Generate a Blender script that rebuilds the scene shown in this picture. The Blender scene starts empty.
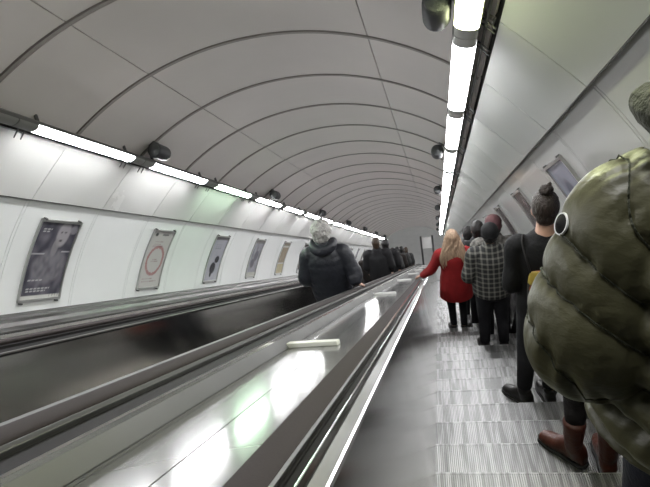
import bpy, bmesh, math, random
from mathutils import Vector, Matrix, noise
random.seed(7)
col = bpy.context.scene.collection
scene = bpy.context.scene
PI = math.pi

# ------------------------------------------------------------------ slope frame
# u: to the right across the tunnel, n: square to the slope, s: down the slope
CAM = Vector((0.0, 0.0, 13.2))
RW = Vector((1, 0, 0)); NW = Vector((0, 0.5, math.sqrt(.75))); DW = Vector((0, math.sqrt(.75), -0.5))
def S(u, n, s): return CAM + RW * u + NW * n + DW * s

# ------------------------------------------------------------------ camera
rc = Vector((0.97251436, 0.09399121, -0.21302927)); nc_ = Vector((-0.08662088, 0.99528277, 0.04369252)); dc = Vector((0.21613107, -0.02403882, 0.97606839))
def cam2world(e): return RW * rc.dot(e) + NW * nc_.dot(e) + DW * dc.dot(e)
X = cam2world(Vector((1, 0, 0))).normalized(); Zf = cam2world(Vector((0, 0, 1))).normalized(); Y = (-X).cross(Zf).normalized()
if Y.z < 0: Y = -Y
cd = bpy.data.cameras.new('camera'); cam = bpy.data.objects.new('camera', cd); col.objects.link(cam)
m = Matrix((X, Y, -Zf)).transposed().to_4x4(); m.translation = CAM
cam.matrix_world = m
cd.sensor_width = 36; cd.lens = 509.7 / 650 * 36; cd.clip_start = 0.05; cd.clip_end = 200
scene.camera = cam
# ------------------------------------------------------------------ world and exposure
w = bpy.data.worlds.new('world'); scene.world = w; w.use_nodes = True
w.node_tree.nodes['Background'].inputs[0].default_value = (.55, .6, .65, 1); w.node_tree.nodes['Background'].inputs[1].default_value = 0.05
scene.view_settings.view_transform = 'Standard'; scene.view_settings.look = 'None'
scene.view_settings.exposure = 0.0; scene.view_settings.gamma = 1
LAMP = 42.0
HALL = 3.2

# ------------------------------------------------------------------ materials
def mat(name, color, rough=.5, metal=0, emit=0, noise_amt=0, noise_scale=5, bump=0, bump_scale=20, stretch=(1, 1, 1), spec=.5, rough_var=0, emit_color=None, coat=0):
    m = bpy.data.materials.new(name); m.use_nodes = True; nt = m.node_tree; b = nt.nodes['Principled BSDF']
    b.inputs['Base Color'].default_value = (*color, 1); b.inputs['Roughness'].default_value = rough; b.inputs['Metallic'].default_value = metal
    b.inputs['Specular IOR Level'].default_value = spec
    b.inputs['Coat Weight'].default_value = coat; b.inputs['Coat Roughness'].default_value = .03
    if emit:
        b.inputs['Emission Color'].default_value = (*(emit_color or color), 1); b.inputs['Emission Strength'].default_value = emit
    if noise_amt or bump or rough_var:
        tc = nt.nodes.new('ShaderNodeTexCoord'); mp = nt.nodes.new('ShaderNodeMapping'); mp.inputs['Scale'].default_value = stretch
        nt.links.new(tc.outputs['Object'], mp.inputs[0])
    if noise_amt or rough_var:
        nz = nt.nodes.new('ShaderNodeTexNoise'); nz.inputs['Scale'].default_value = noise_scale; nz.inputs['Detail'].default_value = 6
        nt.links.new(mp.outputs[0], nz.inputs['Vector'])
    if noise_amt:
        mx = nt.nodes.new('ShaderNodeMix'); mx.data_type = 'RGBA'; mx.blend_type = 'MULTIPLY'
        cr = nt.nodes.new('ShaderNodeValToRGB'); cr.color_ramp.elements[0].position = .3; cr.color_ramp.elements[1].position = .7
        lo = 1 - noise_amt; cr.color_ramp.elements[0].color = (lo, lo, lo, 1); cr.color_ramp.elements[1].color = (1, 1, 1, 1)
        nt.links.new(nz.outputs['Fac'], cr.inputs[0]); mx.inputs[0].default_value = 1
        mx.inputs[6].default_value = (*color, 1); nt.links.new(cr.outputs[0], mx.inputs[7]); nt.links.new(mx.outputs[2], b.inputs['Base Color'])
    if rough_var:
        mr = nt.nodes.new('ShaderNodeMapRange'); mr.inputs[1].default_value = .3; mr.inputs[2].default_value = .7
        mr.inputs[3].default_value = rough; mr.inputs[4].default_value = rough + rough_var
        nt.links.new(nz.outputs['Fac'], mr.inputs[0]); nt.links.new(mr.outputs[0], b.inputs['Roughness'])
    if bump:
        n2 = nt.nodes.new('ShaderNodeTexNoise'); n2.inputs['Scale'].default_value = bump_scale; n2.inputs['Detail'].default_value = 4
        nt.links.new(mp.outputs[0], n2.inputs['Vector'])
        bp = nt.nodes.new('ShaderNodeBump'); bp.inputs['Strength'].default_value = bump; bp.inputs['Distance'].default_value = .02
        nt.links.new(n2.outputs['Fac'], bp.inputs['Height']); nt.links.new(bp.outputs[0], b.inputs['Normal'])
    return m

M_vault = mat('vault_enamel', (.80, .75, .725), .30, bump=.12, bump_scale=2.2, noise_amt=.1, noise_scale=1.3, rough_var=.12)
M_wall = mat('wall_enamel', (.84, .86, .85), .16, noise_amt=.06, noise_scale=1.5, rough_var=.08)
M_wallr = mat('wall_enamel_shaded', (.50, .50, .49), .13, noise_amt=.06, noise_scale=1.5, rough_var=.06)  # left wall's enamel darkened: the right side's dimmer light is put into the colour
M_sloper = mat('cornice_enamel_shaded', (.42, .43, .41), .2, noise_amt=.06, noise_scale=1.2, rough_var=.06)  # darker copy of the cornice enamel, right-hand shade painted into its base colour
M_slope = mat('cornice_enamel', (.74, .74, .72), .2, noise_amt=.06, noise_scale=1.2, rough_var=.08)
M_gap = mat('joint_dark', (.035, .033, .03), .7)
M_rib = mat('rib_paint', (.36, .33, .31), .5)
M_duct = mat('duct_grey', (.16, .16, .16), .45, metal=.3)
M_steel = mat('brushed_steel', (.42, .41, .39), .13, metal=1, rough_var=.06, noise_scale=2.0)
M_deck = mat('deck_steel', (.25, .25, .25), .12, metal=.5, rough_var=.05, noise_scale=2.0, coat=.1)
M_bright = mat('bright_steel', (.75, .75, .74), .16, metal=1)
M_edge = mat('edge_steel', (.13, .13, .125), .45, metal=1, rough_var=.1, noise_scale=3)
M_trim = mat('dull_steel', (.16, .155, .145), .4, metal=1, rough_var=.1, noise_scale=4)
M_ledge = mat('ledge_steel', (.08, .077, .075), .36, metal=.9, rough_var=.12, noise_scale=3)
M_rubber = mat('handrail_rubber', (.05, .043, .043), .85, spec=.12, bump=.12, bump_scale=260)
M_black = mat('black_strip', (.016, .015, .015), .7, spec=.15)
M_tread = mat('tread_aluminium', (.41, .41, .41), .38, metal=.9, rough_var=.16, noise_scale=14, noise_amt=.48, stretch=(2.4, .16, 1))
nt = M_tread.node_tree; oi = nt.nodes.new('ShaderNodeObjectInfo'); mpn = [n for n in nt.nodes if n.type == 'MAPPING'][0]
cmb = nt.nodes.new('ShaderNodeMath'); cmb.operation = 'MULTIPLY'; cmb.inputs[1].default_value = 50; rr_ = [n for n in nt.nodes if n.type == 'VALTORGB'][0]; rr_.color_ramp.elements[0].position = .42; rr_.color_ramp.elements[1].position = .58; nt.links.new(oi.outputs['Random'], cmb.inputs[0]); nt.links.new(cmb.outputs[0], mpn.inputs['Location'])
M_treadbed = mat('tread_bed', (.10, .10, .10), .5, metal=.5)
M_bar = mat('cross_bar_white', (.72, .72, .70), .45)
M_frame = mat('poster_frame', (.55, .55, .54), .3, metal=.8)
M_clip = mat('clip_grey', (.12, .12, .12), .4, metal=.5)
M_housing = mat('lamp_housing', (.10, .10, .095), .5)
M_speaker = mat('speaker_grey', (.035, .035, .04), .5)
M_cap = mat('lamp_cap', (.55, .55, .53), .35)
M_capd = mat('lamp_cap_dark', (.22, .22, .21), .4)
M_floor = mat('hall_floor', (.58, .58, .57), .35, noise_amt=.1, noise_scale=3)
M_hallw = mat('hall_wall', (.6, .6, .58), .5)
M_darkfloor = mat('pit', (.04, .04, .04), .8)
M_tube = mat('lamp_diffuser', (.95, .97, 1), .3, emit=LAMP, emit_color=(.985, .985, 1.0))
M_tubey = mat('lamp_diffuser_yellow', (.95, .97, .7), .3, emit=LAMP * .7, emit_color=(.93, 1.0, .55))
M_tubel = mat('lamp_diffuser_left', (.95, .97, 1), .3, emit=LAMP * 1.45, emit_color=(.985, .985, 1.0))
M_tubeg = mat('lamp_diffuser_green', (.85, .97, .85), .3, emit=LAMP * 1.1, emit_color=(.72, 1.0, .74))
M_panel = mat('hall_lamp', (1, 1, 1), .3, emit=HALL)

# ------------------------------------------------------------------ mesh helpers
class MB:
    def __init__(self): self.v = []; self.f = []
    def add(self, vs, fs):
        o = len(self.v); self.v += [Vector(p) for p in vs]; self.f += [tuple(i + o for i in f) for f in fs]; return self
    def box(self, lo, hi):
        x0, y0, z0 = lo; x1, y1, z1 = hi
        return self.add([(x0, y0, z0), (x1, y0, z0), (x1, y1, z0), (x0, y1, z0), (x0, y0, z1), (x1, y0, z1), (x1, y1, z1), (x0, y1, z1)],
                        [(0, 3, 2, 1), (4, 5, 6, 7), (0, 1, 5, 4), (1, 2, 6, 5), (2, 3, 7, 6), (3, 0, 4, 7)])
    def prism(self, poly, s0, s1, cuts=1):            # cross-section (u, n) swept down the slope
        k = len(poly); vs = []; fs = []
        for c in range(cuts + 1):
            s = s0 + (s1 - s0) * c / cuts
            vs += [S(u, n, s) for u, n in poly]
        for c in range(cuts):
            for i in range(k):
                j = (i + 1) % k; fs.append((c * k + i, c * k + j, (c + 1) * k + j, (c + 1) * k + i))
        fs.append(tuple(range(k))[::-1]); fs.append(tuple(range(cuts * k, (cuts + 1) * k)))
        return self.add(vs, fs)
    def slab(self, inner, outer, s0, s1):             # curved plate between two matching section lines
        k = len(inner); vs = []
        for s in (s0, s1):
            vs += [S(u, n, s) for u, n in inner] + [S(u, n, s) for u, n in outer]
        fs = []; a, b, c, d = 0, k, 2 * k, 3 * k
        for i in range(k - 1):
            fs += [(a + i, c + i, c + i + 1, a + i + 1), (b + i, b + i + 1, d + i + 1, d + i), (a + i, a + i + 1, b + i + 1, b + i), (c + i, d + i, d + i + 1, c + i + 1)]
        fs += [(a, b, d, c), (a + k - 1, c + k - 1, d + k - 1, b + k - 1)]
        return self.add(vs, fs)
    def tube(self, pts, radii, seg=16, sub=4, flat=None, cap=True, mod=None, up=Vector((0, 1, 0))):
        # smooth tube along points; radii are (rx, ry) or r
        pts = [Vector(p) for p in pts]; radii = [(r, r) if not isinstance(r, (tuple, list)) else r for r in radii]
        P = []; Rr = []; n = len(pts)
        def cr(a, b, c, d, t):
            return .5 * ((2 * b) + (c - a) * t + (2 * a - 5 * b + 4 * c - d) * t * t + (3 * b - a - 3 * c + d) * t ** 3)
        for i in range(n - 1):
            for q in range(sub):
                t = q / sub; i0 = max(i - 1, 0); i3 = min(i + 2, n - 1)
                P.append(cr(pts[i0], pts[i], pts[i + 1], pts[i3], t))
                Rr.append(tuple(max(.001, cr(radii[i0][z], radii[i][z], radii[i + 1][z], radii[i3][z], t)) for z in (0, 1)))
        P.append(pts[-1]); Rr.append(radii[-1])
        vs = []; fs = []; N = len(P); acc = 0; L = [0]
        for i in range(1, N): L.append(L[-1] + (P[i] - P[i - 1]).length)
        self.last = (len(self.v), N, seg, L)
        for i in range(N):
            t = (P[min(i + 1, N - 1)] - P[max(i - 1, 0)]).normalized()
            a = up.cross(t)
            if a.length < .05: a = Vector((1, 0, 0)).cross(t)
            a.normalize(); b = t.cross(a).normalized()
            for j in range(seg):
                th = 2 * PI * j / seg; k = mod(L[i], th, L[-1]) if mod else 1
                vs.append(P[i] + a * math.cos(th) * Rr[i][0] * k + b * math.sin(th) * Rr[i][1] * k)
        for i in range(N - 1):
            for j in range(seg):
                k = (j + 1) % seg; fs.append((i * seg + j, i * seg + k, (i + 1) * seg + k, (i + 1) * seg + j))
        vs.append(P[0] - (P[1] - P[0]).normalized() * min(Rr[0]) * .5); vs.append(P[-1] + (P[-1] - P[-2]).normalized() * min(Rr[-1]) * .5)
        for j in range(seg):
            k = (j + 1) % seg; fs.append((N * seg, k, j)); fs.append((N * seg + 1, (N - 1) * seg + j, (N - 1) * seg + k))
        return self.add(vs, fs)
    def ball(self, c, r, seg=20, rings=12, mod=None):
        c = Vector(c); r = r if isinstance(r, (tuple, list)) else (r, r, r); vs = []; fs = []
        for i in range(1, rings):
            ph = PI * i / rings
            for j in range(seg):
                th = 2 * PI * j / seg; d = Vector((math.sin(ph) * math.cos(th), math.sin(ph) * math.sin(th), math.cos(ph)))
                k = mod(d) if mod else 1
                vs.append(c + Vector((d.x * r[0], d.y * r[1], d.z * r[2])) * k)
        vs.append(c + Vector((0, 0, r[2]))); vs.append(c - Vector((0, 0, r[2]))); T = len(vs) - 2
        for i in range(rings - 2):
            for j in range(seg):
                k = (j + 1) % seg; fs.append((i * seg + j, (i + 1) * seg + j, (i + 1) * seg + k, i * seg + k))
        for j in range(seg):
            k = (j + 1) % seg; fs.append((T, j, k)); fs.append((T + 1, (rings - 2) * seg + k, (rings - 2) * seg + j))
        return self.add(vs, fs)
    def cyl(self, p0, p1, r, seg=16, r2=None):
        return self.tube([p0, p1], [r, r if r2 is None else r2], seg=seg, sub=1, up=Vector((.3, .5, .8)))
    def mesh(self, name, m, smooth=False):
        me = bpy.data.meshes.new(name); me.from_pydata(self.v, [], self.f); me.validate(); me.update()
        bm = bmesh.new(); bm.from_mesh(me); bmesh.ops.recalc_face_normals(bm, faces=bm.faces); bm.to_mesh(me); bm.free()
        if m is not None:
            for q in (m if isinstance(m, list) else [m]): me.materials.append(q)
        if smooth: me.polygons.foreach_set('use_smooth', [True] * len(me.polygons))
        return me
    def build(self, name, m, parent=None, smooth=False, origin=None, voxel=None, bevel=None, relax=0, auto=None):
        me = self.mesh(name, m, smooth)
        if voxel:
            tmp = bpy.data.objects.new('tmp', me); col.objects.link(tmp)
            md = tmp.modifiers.new('r', 'REMESH'); md.mode = 'VOXEL'; md.voxel_size = voxel; md.use_smooth_shade = True
            if relax:
                sm = tmp.modifiers.new('s', 'SMOOTH'); sm.iterations = relax; sm.factor = .5
            dg = bpy.context.evaluated_depsgraph_get(); dg.update()
            me2 = bpy.data.meshes.new_from_object(tmp.evaluated_get(dg)); bpy.data.objects.remove(tmp); bpy.data.meshes.remove(me)
            me = me2; me.name = name
            if not me.materials and m is not None: me.materials.append(m)
            me.polygons.foreach_set('use_smooth', [True] * len(me.polygons))
        if origin is not None:
            me.transform(Matrix.Translation(-Vector(origin)))
        o = bpy.data.objects.new(name, me); col.objects.link(o)
        if origin is not None: o.location = Vector(origin)
        if parent is not None: o.parent = parent
        if bevel:
            b = o.modifiers.new('bevel', 'BEVEL'); b.width = bevel; b.segments = 2; b.limit_method = 'ANGLE'
        if auto: me.set_sharp_from_angle(angle=auto)
        return o
def tag(o, label=None, cat=None, group=None, kind=None):
    if label: o['label'] = label
    if cat: o['category'] = cat
    if group: o['group'] = group
    if kind: o['kind'] = kind
    return o
def empty(name, loc=(0, 0, 0), rz=0):
    o = bpy.data.objects.new(name, None); col.objects.link(o); o.location = loc; o.rotation_euler = (0, 0, rz); o.empty_display_size = .1
    return o
def struct(mb, name, m, **k): return tag(mb.build(name, m, **k), kind='structure')
def copy_tree(o, parent=None):
    c = o.copy(); col.objects.link(c); c.parent = parent
    for ch in [x for x in bpy.data.objects if x.parent == o]: copy_tree(ch, c)
    return c
def slope_empty(name, u, n, s):                      # an empty whose x, y, z axes are u, s, n of the slope
    o = bpy.data.objects.new(name, None); col.objects.link(o); o.empty_display_size = .1
    m = Matrix((RW, DW, NW)).transposed().to_4x4(); m.translation = S(u, n, s); o.matrix_world = m
    return o

# ------------------------------------------------------------------ tunnel shell
UC, NC, R0 = -1.04, -0.625, 2.125
S0, SEND = -4.6825, 24.7
RIB0, RIBD = 2.279, 0.7735
ribs = [RIB0 + RIBD * k for k in range(-9, 30)]       # joints between the lining panels
ribs = [r for r in ribs if r < SEND + .1]
SEND = ribs[-1]; S0 = ribs[0]
def arc(R, a0, a1, k): return [(UC + R * math.sin(math.radians(a0 + (a1 - a0) * i / k)), NC + R * math.cos(math.radians(a0 + (a1 - a0) * i / k))) for i in range(k + 1)]

mb = MB()
for a, b in zip(ribs[:-1], ribs[1:]):
    for t0, t1, k in ((-40.2, -19.95, 9), (-19.75, 20.55, 16), (20.75, 40.2, 9)):
        mb.slab(arc(R0, t0, t1, k), arc(R0 + .02, t0, t1, k), a + .022, b - .022)
struct(mb, 'ceiling', M_vault, auto=math.radians(30))
mb = MB(); mb.slab(arc(R0 + .035, -100, 100, 80), arc(R0 + .25, -100, 100, 80), S0 - .2, SEND); struct(mb, 'ceiling_backing', M_gap)
for i, r in enumerate(ribs[1:-1]):
    mb = MB(); mb.slab(arc(R0 - .006, -40, 40, 40), arc(R0 + .03, -40, 40, 40), r - .0125, r + .0125)
    struct(mb, 'trim_%d' % (i + 1), M_rib)

def wall_side(sign, name):
    # sloping cornice plates and the curved lower wall plates, one mesh for the whole side
    mb = MB(); mc = MB()
    top = (sign * 1.394, 1.604); bot = (sign * 1.705, 1.270)
    def line(a, b, k, bulge):
        out = []
        for i in range(k + 1):
            t = i / k; q = 4 * t * (1 - t) * bulge; x = a[0] + (b[0] - a[0]) * t; y = a[1] + (b[1] - a[1]) * t
            L = math.hypot(x, y); out.append((UC + x * (1 + q / L), NC + y * (1 + q / L)))
        return out
    for a, b in zip(ribs[:-1], ribs[1:]):
        mc.slab(line(top, bot, 6, .004), line((top[0] * 1.01, top[1] * 1.01), (bot[0] * 1.01, bot[1] * 1.01), 6, .004), a + .003, b - .003)
        mb.slab(arc(R0 + .022, sign * 53.0, sign * 79, 12), arc(R0 + .034, sign * 53.0, sign * 79, 12), a + .016, b - .016)
        mb.slab(arc(R0 + .022, sign * 53.0, sign * 79, 12), arc(R0 + .034, sign * 53.0, sign * 79, 12), b - .0115, b + .0115)
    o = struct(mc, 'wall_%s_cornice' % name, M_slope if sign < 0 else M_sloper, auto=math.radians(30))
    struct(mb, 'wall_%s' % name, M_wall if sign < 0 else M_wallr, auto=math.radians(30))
    # lip under the cornice and the two thin joint battens beside each wall joint
    mb = MB(); e = [(UC + sign * 1.706, NC + 1.269), (UC + sign * 1.709, NC + 1.265), (UC + sign * 1.726, NC + 1.278), (UC + sign * 1.723, NC + 1.284)]
    mb.prism(e if sign > 0 else e[::-1], S0, SEND); struct(mb, 'trim_cornice_%s' % name, M_trim)
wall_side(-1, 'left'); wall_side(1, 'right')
# ducts in the gap between vault and cornice
for sign, nm in ((-1, 'left'), (1, 'right')):
    mb = MB()
    for R, a, r in ((R0 - .022, 38.4, .010), (R0 - .02, 39.6, .008)):
        u, n = UC + sign * R * math.sin(math.radians(a)), NC + R * math.cos(math.radians(a))
        mb.tube([S(u, n, S0), S(u, n, SEND)], [r, r], seg=10, sub=1)
    struct(mb, 'trim_duct_%s' % nm, M_duct, smooth=True)
# wall behind the camera at the tunnel's upper end, pit under the escalators
mb = MB(); mb.slab(arc(R0 + .2, -100, 100, 50), arc(.01, -100, 100, 50), S0 - .25, S0 - .2); struct(mb, 'wall_back', M_hallw)
mb = MB(); mb.prism([(-3.3, -1.75), (1.3, -1.75), (1.3, -1.6), (-3.3, -1.6)], S0, SEND); struct(mb, 'floor_pit', M_darkfloor)
# lower hall
zf = 0.0; ST0, PITCH = 2.704, .405
yend = S(0, -1.105, 24.6).y; zhall = S(0, -1.105, 24.6).z - .02
MB().box((-6, yend, zhall - .2), (5, yend + 16, zhall)).build('floor', M_floor)['kind'] = 'structure'
MB().box((-6, yend + 16, zhall), (5, yend + 16.2, zhall + 3.4)).build('wall_front', M_hallw)['kind'] = 'structure'
MB().box((-6.2, yend, zhall), (-6, yend + 16, zhall + 3.4)).build('wall_hall_left', M_hallw)['kind'] = 'structure'
MB().box((5, yend, zhall), (5.2, yend + 16, zhall + 3.4)).build('wall_hall_right', M_hallw)['kind'] = 'structure'
MB().box((-6, yend + 2.5, zhall + 3.4), (5, yend + 16, zhall + 3.6)).build('ceiling_hall', M_hallw)['kind'] = 'structure'
for i, y in enumerate((4.2, 7.2, 10.2)):
    r = empty('ceiling_light', (-1, yend + y, zhall + 3.4))
    tag(r, 'long white ceiling light of the lower hall beyond the tunnel', 'ceiling light', 'ceiling lights of the lower hall')
    MB().box((-2.5, -.3, -.06), (2.5, .3, 0)).build('housing', M_cap, r); MB().box((-2.4, -.25, -.08), (2.4, .25, -.062)).build('diffuser', M_panel, r)

# ------------------------------------------------------------------ escalators
def step_mesh(width):
    w = width / 2; rise, going = PITCH * .5, PITCH * math.sqrt(.75)
    a = MB(); a.box((-w, -going - .01, -.03), (w, -.004, -.012)); a.box((-w, -.02, -rise - .0), (w, -.008, -.012))
    b = MB(); k = int(width / .0105)
    for i in range(k):
        x = -w + (i + .5) * width / k; d = .0036
        b.box((x - d, -going, -.014), (x + d, 0, 0)); 
    b.box((-w, -.006, -.02), (w, .001, .0008))
    bed = a.mesh('tread_bed', M_treadbed); rid = b.mesh('tread', M_tread)
    return bed, rid
def escalator(label, us0, us1, hp, sa, sb):
    """steps between us0..us1, their noses hp under the eye line"""
    root = slope_empty('escalator', (us0 + us1) / 2, -hp, sa)
    tag(root, label, 'escalator')
    inv = root.matrix_world.inverted()
    bed, rid = step_mesh(us1 - us0)
    # steps: each one a part (bed with its ribbed tread as sub-part)
    k = math.ceil((sa - ST0) / PITCH); st = []
    while ST0 + k * PITCH < sb:
        s = ST0 + k * PITCH; p = S((us0 + us1) / 2, -hp, s)
        o = bpy.data.objects.new('step', bed); col.objects.link(o); o.parent = root; o.matrix_parent_inverse = inv; o.location = p
        q = bpy.data.objects.new('tread', rid); col.objects.link(q); q.parent = o
        k += 1
    return root, inv
def part(mb, name, m, root, inv, **k):
    o = mb.build(name, m, **k); o.parent = root; o.matrix_parent_inverse = inv; return o

SA, SB = -1.3, 24.7
# --- right escalator, the one the camera rides
E1, inv1 = escalator('right-hand escalator with ribbed metal steps that the red-coated woman and the queue stand on', -.113, .872, 1.105, SA, SB)
part(MB().prism([(-.217, -.385), (-.113, -1.06), (-.113, -1.45), (-.13, -1.45), (-.13, -1.06), (-.235, -.40)], SA, SB), 'balustrade_panel', M_steel, E1, inv1)
part(MB().prism([(-.262, -.352), (-.262, -.39), (-.222, -.396), (-.219, -.376)], SA, SB), 'balustrade_ledge', M_edge, E1, inv1)
part(MB().prism([(-.2215, -.3715), (-.2165, -.3735), (-.2155, -.384), (-.219, -.39), (-.2215, -.385)], SA, SB), 'balustrade_lip', M_bright, E1, inv1)
part(MB().prism([(-.262, -.348), (-.250, -.335), (-.245, -.335), (-.243, -.352), (-.258, -.362)], SA, SB), 'handrail_guide', M_bright, E1, inv1, bevel=.0015)
part(MB().prism([(-.283, -.40), (-.283, -.352), (-.262, -.357), (-.256, -.40)], SA, SB), 'guide_channel', M_black, E1, inv1)
def belt(u0, u1, n, t=.018):
    w = u1 - u0; return [(u0 + w * .5 + w * .5 * math.cos(a), n - t + t * math.sin(a) ** .6 if math.sin(a) > 0 else n - t) for a in [PI * i / 14 for i in range(15)]] + [(u0 + .01, n - t - .014), (u1 - .01, n - t - .014)]
part(MB().prism(belt(-.372, -.283, -.328), SA, SB), 'handrail', M_rubber, E1, inv1, smooth=False)
part(MB().prism([(-.276, -.345), (-.281, -.345), (-.283, -.328), (-.280, -.322), (-.275, -.326)], SA, SB), 'handrail_guide', M_bright, E1, inv1)
# right side of the same escalator
part(MB().prism([(.962, -.385), (.872, -1.06), (.872, -1.45), (.885, -1.45), (.885, -1.06), (.98, -.40)], SA, SB), 'balustrade_panel', M_steel, E1, inv1)
part(MB().prism([(.957, -.376), (.957, -.39), (.968, -.394), (1.0, -.38), (1.0, -.358)], SA, SB), 'balustrade_lip', M_bright, E1, inv1)
part(MB().prism(belt(1.0, 1.075, -.328), SA, SB), 'handrail', M_rubber, E1, inv1)
part(MB().prism([(.985, -.41), (1.16, -.41), (1.16, -.355), (.985, -.355)], SA, SB), 'deck_panel', M_ledge, E1, inv1)
# --- left escalator
H2 = 1.02
E2, inv2 = escalator('left-hand escalator between the wide metal deck and the poster wall', -2.23, -1.11, H2, -1.3, SB)
SA2 = -1.3
part(MB().prism([(-1.03, -.335), (-1.11, -.98), (-1.11, -1.45), (-1.095, -1.45), (-1.095, -.98), (-1.012, -.345)], SA2, SB), 'balustrade_panel', M_steel, E2, inv2)
part(MB().prism([(-1.035, -.322), (-1.03, -.338), (-.99, -.318), (-.985, -.296), (-1.018, -.296)], SA2, SB), 'balustrade_lip', M_edge, E2, inv2, bevel=.002)
part(MB().prism(belt(-.975, -.872, -.283), SA2, SB), 'handrail', M_rubber, E2, inv2)
part(MB().prism([(-.868, -.315), (-.868, -.298), (-.855, -.292), (-.842, -.300), (-.842, -.32)], SA2, SB), 'handrail_guide', M_edge, E2, inv2, bevel=.002)
part(MB().prism([(-1.0, -.40), (-1.0, -.312), (-.75, -.312), (-.75, -.40)], SA2, SB), 'guide_channel', M_black, E2, inv2)
part(MB().prism([(-2.31, -.325), (-2.23, -.98), (-2.23, -1.45), (-2.245, -1.45), (-2.245, -.98), (-2.325, -.335)], SA2, SB), 'balustrade_panel', M_steel, E2, inv2)
part(MB().prism([(-2.305, -.322), (-2.305, -.334), (-2.34, -.345), (-2.362, -.345), (-2.362, -.300), (-2.315, -.318)], SA2, SB), 'balustrade_lip', M_black, E2, inv2)
part(MB().prism([(-2.304, -.316), (-2.304, -.323), (-2.314, -.319), (-2.314, -.312)], SA2, SB), 'balustrade_lip', M_trim, E2, inv2)
part(MB().prism([(-2.36, -.36), (-2.36, -.285), (-2.60, -.262), (-2.60, -.36)], SA2, SB), 'guide_channel', M_black, E2, inv2)
part(MB().prism(belt(-2.475, -2.385, -.252), SA2, SB), 'handrail', M_rubber, E2, inv2)
part(MB().prism([(-2.50, -.275), (-2.515, -.240), (-2.53, -.240), (-2.54, -.275)], SA2, SB), 'handrail_guide', M_bright, E2, inv2)
# --- ledge along the left wall
struct(MB().prism([(-2.60, -.40), (-2.60, -.238), (-2.78, -.222), (-2.80, -.196), (-2.97, -.186), (-2.99, -.165), (-3.155, -.150), (-3.2, -.40)], S0, SEND), 'trim_ledge_left', M_ledge)
struct(MB().prism([(-2.602, -.25), (-2.602, -.232), (-2.63, -.230), (-2.63, -.25)], S0, SEND), 'trim_ledge_edge', M_trim)
struct(MB().prism([(1.07, -.36), (1.07, -.345), (1.2, -.33), (1.2, -.40)], S0, SEND), 'trim_ledge_right', M_ledge)

# --- metal deck between the escalators
DK = slope_empty('escalator_deck', -.56, -.39, 2.0)
tag(DK, 'wide polished metal deck with white cross bars between the two escalators', 'deck')
invd = DK.matrix_world.inverted()
joints = [SA] + [SA + 2.6 * i + 1.9 for i in range(10)]
mb = MB()
for a, b in zip(joints, joints[1:] + [SB]):
    if a < SB: mb.prism([(-.695, -.385), (-.695, -.367), (-.545, -.367), (-.545, -.385)], a + .002, min(b, SB) - .002)
    if a < SB: mb.prism([(-.740, -.385), (-.740, -.367), (-.699, -.367), (-.699, -.385)], a + .002, min(b, SB) - .002)
    if a < SB: mb.prism([(-.541, -.385), (-.541, -.367), (-.372, -.367), (-.372, -.385)], a + .002, min(b, SB) - .002)
part(mb, 'deck_panel', M_deck, DK, invd)
part(MB().prism([(-.75, -.318), (-.75, -.306), (-.746, -.302), (-.741, -.306), (-.741, -.318)], SA, SB), 'edge_strip', M_bright, DK, invd)
part(MB().prism([(-.75, -.40), (-.75, -.318), (-.742, -.318), (-.714, -.364), (-.714, -.40)], SA, SB), 'side_strip', M_edge, DK, invd)
part(MB().prism([(-.75, -.44), (-.75, -.388), (-.37, -.388), (-.37, -.44)], SA, SB), 'deck_frame', M_black, DK, invd)
part(MB().prism([(-.386, -.372), (-.386, -.352), (-.378, -.348), (-.374, -.352), (-.374, -.372)], SA, SB), 'edge_strip', M_trim, DK, invd)
for i in range(7):
    s = 2.29 + 3.28 * i
    o = part(MB().prism([(-.74, -.367), (-.735, -.345), (-.485, -.345), (-.480, -.367)], s, s + .065), 'cross_bar', M_bar, DK, invd, bevel=.004)

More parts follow.
